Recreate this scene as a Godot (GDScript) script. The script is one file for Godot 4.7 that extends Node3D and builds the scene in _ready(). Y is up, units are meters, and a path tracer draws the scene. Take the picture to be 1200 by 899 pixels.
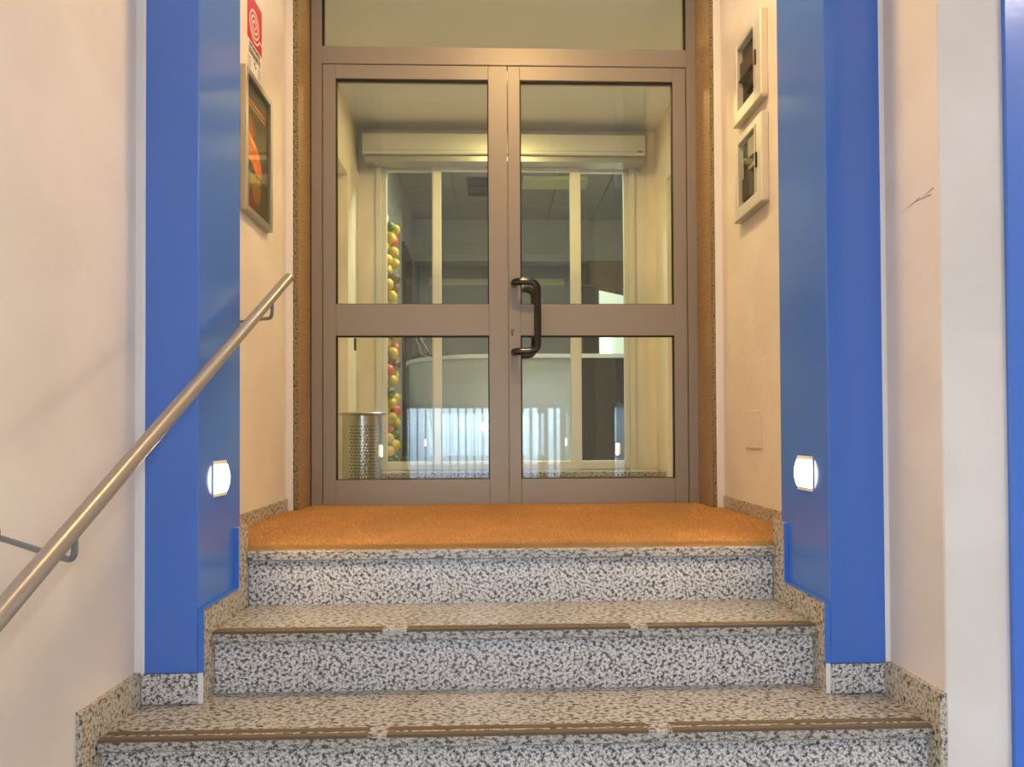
extends Node3D
# Stairs up to a glazed double door: y = 0 is the hall floor, the landing lies at 1.02 m.

const FLASH := 0.55
const LY := 1.02
var M := {}
var used := {}


# ------------------------------------------------------------------ geometry
class G:
	var v := PackedVector3Array()
	var n := PackedVector3Array()
	var uv := PackedVector2Array()
	var xf := Transform3D.IDENTITY

	func tri(a: Vector3, b: Vector3, c: Vector3, na: Vector3, nb: Vector3, nc: Vector3) -> void:
		var cr := (b - a).cross(c - a)
		if cr.length_squared() < 1e-16:
			return
		var flip := cr.dot(na + nb + nc) > 0.0
		for k in 3:
			var i: int = k
			if flip and k > 0:
				i = 3 - k
			v.append(xf * [a, b, c][i])
			n.append((xf.basis * [na, nb, nc][i]).normalized())
			uv.append(Vector2.ZERO)

	func face(pts: Array, nn: Vector3) -> void:
		for i in range(1, pts.size() - 1):
			tri(pts[0], pts[i], pts[i + 1], nn, nn, nn)

	func quad_uv(a: Vector3, b: Vector3, c: Vector3, d: Vector3, nn: Vector3) -> void:   # a top-left, b top-right, c bottom-right, d bottom-left
		var at := v.size()
		tri(a, b, c, nn, nn, nn)
		tri(a, c, d, nn, nn, nn)
		for i in range(at, v.size()):
			var p := v[i]
			uv[i] = Vector2(0, 0) if p.is_equal_approx(xf * a) else (Vector2(1, 0) if p.is_equal_approx(xf * b) else (Vector2(1, 1) if p.is_equal_approx(xf * c) else Vector2(0, 1)))

	func box(lo: Vector3, hi: Vector3, b := 0.0) -> G:
		b = minf(b, minf(hi.x - lo.x, minf(hi.y - lo.y, hi.z - lo.z)) * 0.45)
		var c := (lo + hi) / 2
		var h := (hi - lo) / 2
		var ax := [Vector3.RIGHT, Vector3.UP, Vector3.BACK]
		for i in 3:
			var j: int = (i + 1) % 3
			var k: int = (i + 2) % 3
			for s in [-1.0, 1.0]:
				var f: Vector3 = c + ax[i] * h[i] * s
				var u: Vector3 = ax[j] * (h[j] - b)
				var w: Vector3 = ax[k] * (h[k] - b)
				face([f + u + w, f + u - w, f - u - w, f - u + w], ax[i] * s)
				if b > 0:
					for t in [-1.0, 1.0]:
						# edge between +-i and +-j, along k
						var p: Vector3 = c + ax[i] * h[i] * s + ax[j] * (h[j] - b) * t
						var q: Vector3 = c + ax[i] * (h[i] - b) * s + ax[j] * h[j] * t
						face([p + w, q + w, q - w, p - w], (ax[i] * s + ax[j] * t).normalized())
		if b > 0:
			for sx in [-1.0, 1.0]:
				for sy in [-1.0, 1.0]:
					for sz in [-1.0, 1.0]:
						var s3 := Vector3(sx, sy, sz)
						var o := c + h * s3
						face([o - Vector3(0, b * sy, b * sz), o - Vector3(b * sx, 0, b * sz), o - Vector3(b * sx, b * sy, 0)], s3.normalized())
		return self

	# polygon in two of the axes, extruded along the third (axis 0, 1 or 2) from a to b
	func prism(poly: Array, axis: int, a: float, b: float) -> G:
		var pts := PackedVector2Array(poly)
		if Geometry2D.is_polygon_clockwise(pts):
			pts.reverse()
		var put := func(p: Vector2, d: float) -> Vector3:
			if axis == 0:
				return Vector3(d, p.y, p.x)      # poly holds (z, y)
			if axis == 1:
				return Vector3(p.x, d, p.y)      # poly holds (x, z)
			return Vector3(p.x, p.y, d)          # poly holds (x, y)
		var dir: Vector3 = [Vector3.RIGHT, Vector3.UP, Vector3.BACK][axis]
		var ix := Geometry2D.triangulate_polygon(pts)
		for i in range(0, ix.size(), 3):
			for e in [[a, -1.0], [b, 1.0]]:
				var nn: Vector3 = dir * e[1] * signf(b - a)
				tri(put.call(pts[ix[i]], e[0]), put.call(pts[ix[i + 1]], e[0]), put.call(pts[ix[i + 2]], e[0]), nn, nn, nn)
		for i in pts.size():
			var p := pts[i]
			var q := pts[(i + 1) % pts.size()]
			var o := Vector2(q.y - p.y, p.x - q.x).normalized()
			var nn: Vector3 = put.call(o, 0.0)
			face([put.call(p, a), put.call(q, a), put.call(q, b), put.call(p, b)], nn)
		return self

	# profile of (radius, y) turned about the y axis; rings share smooth normals unless sharp
	func lathe(prof: Array, segs := 32, sharp := false, from := 0.0, to := TAU) -> G:
		var nr := []
		for i in prof.size():
			var t: Vector2 = prof[mini(i + 1, prof.size() - 1)] - prof[maxi(i - 1, 0)]
			nr.append(Vector2(t.y, -t.x).normalized())
		for i in prof.size() - 1:
			var t: Vector2 = prof[i + 1] - prof[i]
			var fl := Vector2(t.y, -t.x).normalized()
			var n0: Vector2 = fl if sharp else nr[i]
			var n1: Vector2 = fl if sharp else nr[i + 1]
			for k in segs:
				var a0 := from + (to - from) * k / segs
				var a1 := from + (to - from) * (k + 1) / segs
				var P := func(r: Vector2, an: float) -> Vector3: return Vector3(r.x * cos(an), r.y, r.x * sin(an))
				var p00: Vector3 = P.call(prof[i], a0)
				var p01: Vector3 = P.call(prof[i], a1)
				var p10: Vector3 = P.call(prof[i + 1], a0)
				var p11: Vector3 = P.call(prof[i + 1], a1)
				tri(p00, p01, p11, P.call(n0, a0), P.call(n0, a1), P.call(n1, a1))
				tri(p00, p11, p10, P.call(n0, a0), P.call(n1, a1), P.call(n1, a0))
		return self

	func tube(path: Array, r: float, segs := 18, caps := true) -> G:
		var rings := []
		var up := Vector3.UP
		for i in path.size():
			var t: Vector3 = (path[mini(i + 1, path.size() - 1)] - path[maxi(i - 1, 0)]).normalized()
			if absf(t.dot(up)) > 0.97:
				up = Vector3.RIGHT if absf(t.x) < 0.9 else Vector3.BACK
			var s := t.cross(up).normalized()
			up = s.cross(t).normalized()
			var ring := []
			for k in segs:
				var an := TAU * k / segs
				ring.append(s * cos(an) + up * sin(an))
			rings.append(ring)
		for i in path.size() - 1:
			for k in segs:
				var l: int = (k + 1) % segs
				var A: Array = rings[i]
				var B: Array = rings[i + 1]
				tri(path[i] + A[k] * r, path[i] + A[l] * r, path[i + 1] + B[l] * r, A[k], A[l], B[l])
				tri(path[i] + A[k] * r, path[i + 1] + B[l] * r, path[i + 1] + B[k] * r, A[k], B[l], B[k])
		if caps:
			for e in [0, path.size() - 1]:
				var t: Vector3 = (path[0] - path[1]) if e == 0 else (path[-1] - path[-2])
				var ring := []
				for k in segs:
					ring.append(path[e] + rings[e][k] * r)
				face(ring, t.normalized())
		return self

	func mesh() -> ArrayMesh:
		var m := ArrayMesh.new()
		var arr := []
		arr.resize(Mesh.ARRAY_MAX)
		arr[Mesh.ARRAY_VERTEX] = v
		arr[Mesh.ARRAY_NORMAL] = n
		arr[Mesh.ARRAY_TEX_UV] = uv
		m.add_surface_from_arrays(Mesh.PRIMITIVE_TRIANGLES, arr)
		return m


func bx(lo: Vector3, hi: Vector3, b := 0.0) -> G:
	return G.new().box(lo, hi, b)


func round_path(pts: Array, rad: float, steps := 6) -> Array:
	var out := [pts[0]]
	for i in range(1, pts.size() - 1):
		var p: Vector3 = pts[i]
		var d0: Vector3 = (pts[i - 1] - p)
		var d1: Vector3 = (pts[i + 1] - p)
		var r := minf(rad, minf(d0.length(), d1.length()) * 0.49)
		var a := p + d0.normalized() * r
		var b := p + d1.normalized() * r
		for k in steps + 1:
			var t := float(k) / steps
			out.append(a.lerp(p, t).lerp(p.lerp(b, t), t))
	out.append(pts[-1])
	return out


# ------------------------------------------------------------------ naming
func numbered(called: String) -> String:
	var c: int = used.get(called, 0)
	used[called] = c + 1
	return called if c == 0 else "%s_%03d" % [called, c]


func put(called: String, g, m: Material, parent: Node = null, label := "") -> MeshInstance3D:
	var o := MeshInstance3D.new()
	o.mesh = g.mesh() if g is G else g
	o.material_override = m
	o.cast_shadow = GeometryInstance3D.SHADOW_CASTING_SETTING_ON
	if parent == null:
		o.name = numbered(called)
		add_child(o, true)
	else:
		var c := 0
		var nm := called
		while parent.has_node(nm):
			c += 1
			nm = "%s_%03d" % [called, c]
		o.name = nm
		parent.add_child(o, true)
		if parent.get_parent() == self and parent is Node3D and not parent is MeshInstance3D:
			o.position = -parent.position      # parts are modelled in the scene's own coordinates
	if label:
		o.set_meta("label", label)
	return o


func thing(called: String, label: String, category: String, at := Vector3.ZERO, group := "") -> Node3D:
	var o := Node3D.new()
	o.name = numbered(called)
	add_child(o, true)
	o.position = at
	return tag(o, label, category, group)


func tag(o: Node3D, label: String, category: String, group := "") -> Node3D:
	o.set_meta("label", label)
	o.set_meta("category", category)
	if group:
		o.set_meta("group", group)
	return o


func struct(called: String, g, m: Material, label := "", category := "") -> MeshInstance3D:
	var o := put(called, g, m)
	o.set_meta("kind", "structure")
	if label:
		o.set_meta("label", label)
		o.set_meta("category", category)
	return o


func struct_root(called: String, label: String, category: String, at := Vector3.ZERO) -> Node3D:
	var o := thing(called, label, category, at)
	o.set_meta("kind", "structure")
	return o


# ------------------------------------------------------------------ materials
func mat(called: String, c: Color, rough := 0.6, metal := 0.0, spec := 0.5) -> StandardMaterial3D:
	var m := StandardMaterial3D.new()
	m.resource_name = called
	m.albedo_color = c
	m.roughness = rough
	m.metallic = metal
	m.metallic_specular = spec
	M[called] = m
	return m


func glow(called: String, c: Color, e: float) -> StandardMaterial3D:
	var m := mat(called, Color(0.9, 0.88, 0.84), 0.4)
	m.emission_enabled = true
	m.emission = c
	m.emission_energy_multiplier = e
	return m


func glass(called: String, c: Color, spec := 0.6) -> StandardMaterial3D:
	var m := mat(called, c, 0.02, 0.0, spec)
	m.transparency = BaseMaterial3D.TRANSPARENCY_ALPHA
	return m


func noise_bytes(seed_: int, freq: float, size: int, kind := FastNoiseLite.TYPE_SIMPLEX_SMOOTH, oct := 4, warp := 0.0) -> PackedByteArray:
	var f := FastNoiseLite.new()
	f.seed = seed_
	f.noise_type = kind
	f.frequency = freq
	f.fractal_octaves = oct
	if warp > 0:
		f.domain_warp_enabled = true
		f.domain_warp_amplitude = warp
		f.domain_warp_frequency = freq * 1.5
	var im := f.get_seamless_image(size, size)
	im.convert(Image.FORMAT_L8)
	return im.get_data()


# speckled granite: pale ground, grey veins of grain, clusters of dark mica
func granite(called: String, seed_: int, pale: Color, grey: Color, dark: Color, scale: Vector3, rough := 0.22, dark_at := 0.36) -> void:
	var S := 768
	var a := noise_bytes(seed_, 0.034, S, FastNoiseLite.TYPE_SIMPLEX_SMOOTH, 4, 14.0)
	var b := noise_bytes(seed_ + 7, 0.06, S, FastNoiseLite.TYPE_SIMPLEX_SMOOTH, 3)
	var c := noise_bytes(seed_ + 19, 0.16, S, FastNoiseLite.TYPE_SIMPLEX, 2)
	var d := noise_bytes(seed_ + 31, 0.008, S)
	var out := PackedByteArray()
	out.resize(S * S * 3)
	for i in S * S:
		var va := a[i] / 255.0
		var vb := b[i] / 255.0
		var vc := c[i] / 255.0
		var vd := d[i] / 255.0
		var col := pale.lerp(grey, clampf((vb - 0.44) * 4.0, 0.0, 1.0) * 0.75)
		var k := va * 0.7 + vc * 0.3
		col = col.lerp(dark, clampf((dark_at + (vd - 0.5) * 0.10 + 0.04 - k) * 13.0, 0.0, 1.0) * 0.92)
		var g := 0.94 + 0.12 * vc
		out[i * 3] = int(clampf(col.r * g, 0, 1) * 255)
		out[i * 3 + 1] = int(clampf(col.g * g, 0, 1) * 255)
		out[i * 3 + 2] = int(clampf(col.b * g, 0, 1) * 255)
	var im := Image.create_from_data(S, S, false, Image.FORMAT_RGB8, out)
	im.generate_mipmaps()
	var m := mat(called, Color.WHITE, rough)
	m.albedo_texture = ImageTexture.create_from_image(im)
	m.uv1_triplanar = true
	m.uv1_world_triplanar = true
	m.uv1_scale = scale


func noise_tex(seed_: int, freq: float, size := 512, normal := false, strength := 2.0, oct := 4) -> ImageTexture:
	var im := Image.create_from_data(size, size, false, Image.FORMAT_L8, noise_bytes(seed_, freq, size, FastNoiseLite.TYPE_SIMPLEX_SMOOTH, oct))
	if normal:
		im.convert(Image.FORMAT_RGBA8)
		im.bump_map_to_normal_map(strength)
	return ImageTexture.create_from_image(im)


# a base colour that varies gently between two tones
func toned(m: StandardMaterial3D, lo: Color, hi: Color, seed_: int, freq: float, scale: Vector3) -> void:
	var S := 256
	var b := noise_bytes(seed_, freq, S)
	var out := PackedByteArray()
	out.resize(S * S * 3)
	for i in S * S:
		var c := lo.lerp(hi, smoothstep(0.2, 0.8, b[i] / 255.0))
		out[i * 3] = int(c.r * 255)
		out[i * 3 + 1] = int(c.g * 255)
		out[i * 3 + 2] = int(c.b * 255)
	m.albedo_color = Color.WHITE
	m.albedo_texture = ImageTexture.create_from_image(Image.create_from_data(S, S, false, Image.FORMAT_RGB8, out))
	m.uv1_triplanar = true
	m.uv1_world_triplanar = true
	m.uv1_scale = scale


func bumped(m: StandardMaterial3D, t: Texture2D, k: float, scale: Vector3) -> void:
	m.normal_enabled = true
	m.normal_texture = t
	m.normal_scale = k
	m.uv1_triplanar = true
	m.uv1_world_triplanar = true
	m.uv1_scale = scale


func make_materials() -> void:
	granite("granite", 3, Color(0.89, 0.885, 0.875), Color(0.57, 0.575, 0.60), Color(0.25, 0.26, 0.30), Vector3(2.7, 2.9, 2.7), 0.22, 0.415)
	granite("granite_tread", 11, Color(0.74, 0.73, 0.705), Color(0.52, 0.51, 0.495), Color(0.28, 0.27, 0.26), Vector3(1.7, 2.6, 2.8), 0.16, 0.40)
	granite("granite_band", 23, Color(0.80, 0.77, 0.70), Color(0.56, 0.53, 0.48), Color(0.17, 0.16, 0.16), Vector3(2.6, 2.0, 3.0), 0.25)
	granite("granite_brown", 37, Color(0.70, 0.58, 0.38), Color(0.52, 0.40, 0.24), Color(0.30, 0.22, 0.13), Vector3(3.2, 2.4, 3.2), 0.35)
	granite("granite_jamb", 41, Color(0.60, 0.54, 0.42), Color(0.40, 0.36, 0.28), Color(0.13, 0.11, 0.08), Vector3(3.4, 2.6, 3.2), 0.35)
	var plaster := noise_tex(5, 0.05, 512, true, 3.0)
	var m := mat("wall_paint", Color(0.88, 0.86, 0.84), 0.75)
	toned(m, Color(0.85, 0.83, 0.81), Color(0.88, 0.86, 0.845), 71, 0.01, Vector3(0.7, 0.7, 0.7))
	bumped(m, plaster, 0.12, Vector3(0.7, 0.7, 0.7))
	m = mat("niche_paint", Color(0.88, 0.85, 0.80), 0.7)
	toned(m, Color(0.865, 0.83, 0.775), Color(0.895, 0.86, 0.81), 72, 0.01, Vector3(0.7, 0.7, 0.7))
	bumped(m, plaster, 0.15, Vector3(0.7, 0.7, 0.7))
	mat("white_filler", Color(0.9, 0.9, 0.9), 0.7)
	mat("ceiling_paint", Color(0.9, 0.89, 0.87), 0.85)
	m = mat("blue_enamel", Color(0.265, 0.465, 0.83), 0.18, 0.0, 0.6)
	bumped(m, noise_tex(9, 0.03, 512, true, 2.0, 3), 0.035, Vector3(1.3, 1.3, 1.3))
	mat("blue_trim", Color(0.265, 0.465, 0.83), 0.3)
	m = mat("door_paint", Color(0.585, 0.565, 0.53), 0.42, 0.1)
	mat("gasket", Color(0.03, 0.03, 0.035), 0.6)
	mat("chrome", Color(0.8, 0.8, 0.78), 0.2, 1.0)
	mat("brass", Color(0.55, 0.42, 0.26), 0.35, 1.0)
	mat("handle_plastic", Color(0.075, 0.045, 0.04), 0.12, 0.0, 0.6)
	mat("aluminium", Color(0.74, 0.73, 0.68), 0.35, 0.75)
	mat("aluminium_light", Color(0.86, 0.85, 0.80), 0.4, 0.3)
	mat("rail_paint", Color(0.60, 0.575, 0.55), 0.33, 0.35)
	mat("bracket_paint", Color(0.47, 0.50, 0.52), 0.32, 0.4)
	glass("door_glass", Color(0.30, 0.36, 0.16, 0.03), 0.6)
	glass("slide_glass", Color(0.25, 0.29, 0.24, 0.05), 0.6)
	glass("clear_glass", Color(0.6, 0.65, 0.62, 0.015), 0.3)
	glass("poster_glass", Color(0.3, 0.26, 0.12, 0.02), 0.22)
	m = mat("coir", Color(0.80, 0.50, 0.19), 0.95)
	toned(m, Color(0.74, 0.55, 0.31), Color(0.82, 0.61, 0.36), 73, 0.012, Vector3(0.9, 0.9, 0.9))
	mat("coir_fibre", Color(0.82, 0.66, 0.42), 0.95)
	mat("grip", Color(0.40, 0.345, 0.27), 0.85)
	mat("floor_stone", Color(0.62, 0.60, 0.57), 0.3)
	mat("red_print", Color(0.78, 0.12, 0.12), 0.5)
	mat("white_print", Color(0.9, 0.89, 0.86), 0.5)
	mat("dark_print", Color(0.12, 0.12, 0.16), 0.6)
	mat("grey_print", Color(0.55, 0.55, 0.56), 0.6)
	mat("dark_interior", Color(0.16, 0.145, 0.11), 0.7)
	mat("brown_card", Color(0.24, 0.19, 0.15), 0.7)
	mat("pale_card", Color(0.62, 0.60, 0.52), 0.7)
	mat("steel", Color(0.70, 0.69, 0.62), 0.26, 0.9)
	mat("hole_dark", Color(0.03, 0.03, 0.03), 0.8)
	mat("desk_panel", Color(0.74, 0.78, 0.80), 0.3, 0.15)
	mat("desk_dark", Color(0.12, 0.12, 0.13), 0.2)
	mat("desk_rim", Color(0.86, 0.87, 0.86), 0.3, 0.3)
	mat("dark_wood", Color(0.17, 0.13, 0.11), 0.4)
	mat("wood_panel", Color(0.38, 0.29, 0.21), 0.4)
	mat("lobby_wall", Color(0.60, 0.60, 0.56), 0.8)
	mat("lobby_tile", Color(0.56, 0.56, 0.52), 0.85)
	mat("vent_dark", Color(0.22, 0.20, 0.20), 0.7)
	mat("pale_yellow", Color(0.80, 0.77, 0.56), 0.6)
	mat("lemon", Color(0.82, 0.70, 0.04), 0.5)
	mat("orange_fruit", Color(0.80, 0.24, 0.02), 0.45)
	mat("apple_red", Color(0.55, 0.09, 0.06), 0.35)
	mat("lime", Color(0.30, 0.42, 0.13), 0.5)
	mat("pear_brown", Color(0.38, 0.27, 0.12), 0.6)
	mat("leaf_dark", Color(0.17, 0.14, 0.12), 0.7)
	mat("twig", Color(0.55, 0.50, 0.38), 0.7)
	mat("black_plastic", Color(0.06, 0.06, 0.06), 0.4)
	mat("pavement", Color(0.72, 0.72, 0.72), 0.9)
	m = mat("blind", Color(0.80, 0.84, 0.88), 0.9)
	m.backlight_enabled = true
	m.backlight = Color(0.65, 0.72, 0.78)
	glow("lamp_warm", Color(1.0, 0.86, 0.64), 2.6)
	glow("lamp_step", Color(1.0, 0.91, 0.76), 7.0)
	glow("lamp_white", Color(1.0, 0.94, 0.84), 2.4)
	glow("screen_white", Color(0.92, 1.0, 0.96), 1.3)
	glow("screen_pale", Color(0.72, 0.92, 0.80), 0.6)


# ------------------------------------------------------------------ _ready
func _ready() -> void:
	var cam := Camera3D.new()
	cam.name = "camera"
	add_child(cam)
	cam.position = Vector3(0, 1.3859, 0)
	cam.rotation = Vector3(0.0145, -0.0318, -0.0047)
	cam.near = 0.05
	cam.far = 100.0
	cam.keep_aspect = Camera3D.KEEP_HEIGHT
	cam.set_frustum(899.0 / 842.93 * 0.05, Vector2(0, 44.17 / 842.93 * 0.05), 0.05, 100.0)
	cam.current = true

	var sm := ProceduralSkyMaterial.new()
	sm.sky_top_color = Color(0.58, 0.73, 0.90)
	sm.sky_horizon_color = Color(0.75, 0.87, 0.95)
	sm.ground_bottom_color = Color(0.60, 0.70, 0.78)
	sm.ground_horizon_color = Color(0.68, 0.80, 0.90)
	sm.energy_multiplier = 11.0
	var sky := Sky.new()
	sky.sky_material = sm
	var e := Environment.new()
	e.background_mode = Environment.BG_SKY
	e.sky = sky
	e.ambient_light_source = Environment.AMBIENT_SOURCE_SKY
	e.tonemap_mode = Environment.TONE_MAPPER_LINEAR
	e.tonemap_exposure = 1.02
	e.sdfgi_enabled = true
	e.ssao_enabled = true
	e.ssil_enabled = true
	var we := WorldEnvironment.new()
	we.name = "world_environment"
	we.environment = e
	add_child(we)

	# lamps: the warm one over the landing, those of the hall, the vestibule and the lobby
	area("landing_light", Vector3(0.18, 3.84, -2.22), Vector2(0.3, 0.24), Color(1.0, 0.80, 0.52), 3.9)
	area("hall_light", Vector3(2.75, 3.84, 0.3), Vector2(0.8, 0.8), Color(1.0, 0.94, 0.88), 4.0)
	area("hall_light", Vector3(-1.7, 3.84, 1.7), Vector2(0.8, 0.8), Color(1.0, 0.94, 0.87), 5.5)
	area("vestibule_light", Vector3(0.14, 3.535, -4.28), Vector2(0.2, 0.24), Color(1.0, 0.93, 0.60), 2.1)
	area("lobby_light", Vector3(0.6, 4.18, -5.95), Vector2(0.8, 0.5), Color(0.97, 1.0, 0.90), 14.0)
	var flash := OmniLight3D.new()
	flash.name = "camera_flash"
	add_child(flash)
	flash.position = Vector3(-0.05, 1.44, 0.01)
	flash.light_energy = FLASH
	flash.light_size = 0.015
	flash.light_color = Color(1.0, 0.98, 0.95)
	flash.omni_range = 30.0
	flash.omni_attenuation = 2.0
	flash.shadow_enabled = true

	make_materials()
	build_shell()
	build_stairs()
	build_pillars()
	build_door()
	build_vestibule()
	build_lobby()
	build_hall()
	build_mat()
	build_handrail()
	build_step_lights()
	build_niche_things()
	build_vestibule_things()
	build_lobby_things()


func area(called: String, at: Vector3, size: Vector2, c: Color, en: float) -> void:
	var l := AreaLight3D.new()
	l.name = numbered(called)
	add_child(l)
	l.position = at
	l.rotation = Vector3(-PI / 2, 0, 0)
	l.area_size = size
	l.area_normalize_energy = true
	l.light_color = c
	l.light_energy = en
	l.area_range = 30.0
	l.area_attenuation = 2.0
	l.shadow_enabled = true


# ------------------------------------------------------------------ shell
func build_shell() -> void:
	var w: Material = M.wall_paint
	struct("floor", bx(Vector3(-2.4, -0.2, -1.2), Vector3(3.4, 0, 4.5)), M.floor_stone)
	struct("ceiling", bx(Vector3(-2.4, 3.9, -3.6), Vector3(3.4, 4.05, 4.5)), M.ceiling_paint)
	struct("wall_left", G.new().box(Vector3(-2.4, 0, -1.905), Vector3(-0.921, 3.9, 0.5)).box(Vector3(-2.4, 0, -2.3), Vector3(-0.9195, 3.9, -1.905)), w)
	# the right wall ends in a corner; its front face carries the blue panel
	struct("wall_right", G.new().box(Vector3(1.072, 0, -1.905), Vector3(3.4, 3.9, -1.668), 0.003).box(Vector3(1.0815, 0, -2.3), Vector3(3.4, 3.9, -1.905)), w)
	var p := put("wall_panel", bx(Vector3(1.226, 0.0, -1.668), Vector3(2.0, 3.9, -1.656), 0.003), M.blue_enamel)
	tag(p, "blue enamelled wall panel at the far right edge beside the white wall corner", "panel")
	# white filler strips where the pillars meet the outer walls
	struct("trim_1", bx(Vector3(-0.925, 0.758, -1.93), Vector3(-0.897, 3.9, -1.902), 0.004), M.white_filler)
	struct("trim_2", bx(Vector3(1.060, 0.758, -1.93), Vector3(1.082, 3.9, -1.902), 0.004), M.white_filler)
	# niche walls behind the pillars
	struct("wall_niche_left", bx(Vector3(-1.2, LY - 0.05, -3.55), Vector3(-0.918, 3.9, -2.2)), M.niche_paint)
	struct("wall_niche_right", bx(Vector3(1.080, LY - 0.05, -3.55), Vector3(1.4, 3.9, -2.2)), M.niche_paint)
	struct("floor_landing", bx(Vector3(-0.92, LY - 0.06, -3.56), Vector3(1.085, LY - 0.001, -2.275)), M.granite_tread)
	struct("baseboard_niche_left", bx(Vector3(-0.92, LY, -3.29), Vector3(-0.906, 1.0885, -2.222), 0.002), M.granite_band, "speckled granite skirting along the left niche wall beside the doormat", "skirting")
	struct("baseboard_niche_right", bx(Vector3(1.072, LY, -3.29), Vector3(1.086, 1.0885, -2.222), 0.002), M.granite_band, "speckled granite skirting along the right niche wall beside the doormat", "skirting")
	# granite jambs with a white plaster edge behind them
	struct("trim_3", bx(Vector3(-0.92, LY + 0.002, -3.52), Vector3(-0.884, 3.9, -3.268), 0.004), M.white_filler)
	struct("trim_4", bx(Vector3(1.044, LY + 0.002, -3.52), Vector3(1.082, 3.9, -3.268), 0.004), M.white_filler)
	for s in [[-0.889, -0.8606, "left"], [1.0258, 1.0480, "right"]]:
		var j := struct_root("trim_5" if s[2] == "left" else "trim_6", "brown granite door jamb on the %s of the glazed double door" % s[2], "door jamb", Vector3((s[0] + s[1]) / 2, LY, -3.4))
		put("reveal_slab", bx(Vector3(s[0], LY, -3.53), Vector3(s[1], 3.9, -3.276), 0.001), M.granite_brown, j)
		put("front_strip", bx(Vector3(s[0] - 0.0004, LY, -3.276), Vector3(s[1] + 0.0004, 3.9, -3.272), 0.001), M.granite_jamb, j)


# stepped side bands are one profile each; (z, y) polygons
func build_stairs() -> void:
	var st := struct_root("staircase", "speckled grey granite staircase rising to the doormat, brown grip strips on its treads", "stairs", Vector3(0, 0, -1.0))
	var nose := [-0.855, -1.145, -1.42, -1.693, -1.966, -2.246]
	for k in 6:
		var top: float = 0.17 * (k + 1)
		var upper := k >= 4
		var xl: float = -0.7485 if upper else -0.9055
		var xr: float = 0.900 if upper else 1.056
		var zr: float = nose[k] - 0.022
		var back: float = nose[k + 1] - 0.022 if k < 5 else -2.30
		put("riser", bx(Vector3(xl, top - 0.172, zr - 0.02), Vector3(xr, top - 0.03, zr), 0.001), M.granite, st)
		var t := put("tread", bx(Vector3(xl, top - 0.03, back - (0.015 if k < 5 else 0.0)), Vector3(xr, top, nose[k]), 0.0035), M.granite_tread, st)
		if k == 5:
			continue
		# two grip strips in lengths with gaps between
		var gaps := [[-0.291, -0.226], [0.386, 0.434]] if k == 4 else [[-0.286, -0.242], [0.373, 0.43]]
		var ends := [xl + 0.004, gaps[0][0], gaps[0][1], gaps[1][0], gaps[1][1], xr - 0.004]
		for i in 3:
			for r in ([[0.0008, -0.016], [-0.028, -0.047]] if k < 4 else [[0.0008, -0.013], [-0.021, -0.035]]):
				var low := 0.006 if r[0] > -0.01 else 0.001
				put("grip_strip", bx(Vector3(ends[i * 2], top - low, nose[k] + r[1]), Vector3(ends[i * 2 + 1] + (0.0 if i == 2 else 0.0), top + 0.0016, nose[k] + r[0]), 0.0007), M.grip, t)
	put("masonry_core", G.new().prism([Vector2(-0.90, 0.0), Vector2(-2.6, LY - 0.065), Vector2(-2.6, 0.0)], 0, -1.1, 1.25), M.floor_stone, st)
	# bands that step up beside the treads
	for s in [[-1.0, -0.9055, -0.921, "left"], [1.0, 1.056, 1.0725, "right"]]:
		var pr := [Vector2(-1.903, 0.50), Vector2(-1.903, 0.766), Vector2(-1.638, 0.766), Vector2(-1.638, 0.596), Vector2(-1.34, 0.596)]
		pr = pr + [Vector2(-1.34, 0.426), Vector2(-1.06, 0.426), Vector2(-1.06, 0.256), Vector2(-0.77, 0.256), Vector2(-0.77, 0.0), Vector2(-1.903, 0.0)]
		if s[0] > 0:
			pr = [Vector2(-1.903, 0.0), Vector2(-1.903, 0.766), Vector2(-1.667, 0.766), Vector2(-1.667, 0.0)]
		struct("baseboard_" + s[3], G.new().prism(pr, 0, minf(s[1], s[2]), maxf(s[1], s[2])), M.granite_band, "stepped granite skirting on the %s outer wall beside the lowest tread" % s[3], "skirting")
	for s in [[-0.7485, -0.7600, "left"], [0.9000, 0.9105, "right"]]:
		var pr := [Vector2(-1.912, 0.68), Vector2(-1.912, 0.9215), Vector2(-2.176, 0.9215), Vector2(-2.176, 1.102), Vector2(-2.262, 1.102), Vector2(-2.262, 0.68)]
		struct("baseboard_pillar_" + s[2], G.new().prism(pr, 0, minf(s[0], s[1]), maxf(s[0], s[1])), M.granite_band, "granite band stepping up the foot of the %s blue pillar" % s[2], "skirting")


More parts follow.
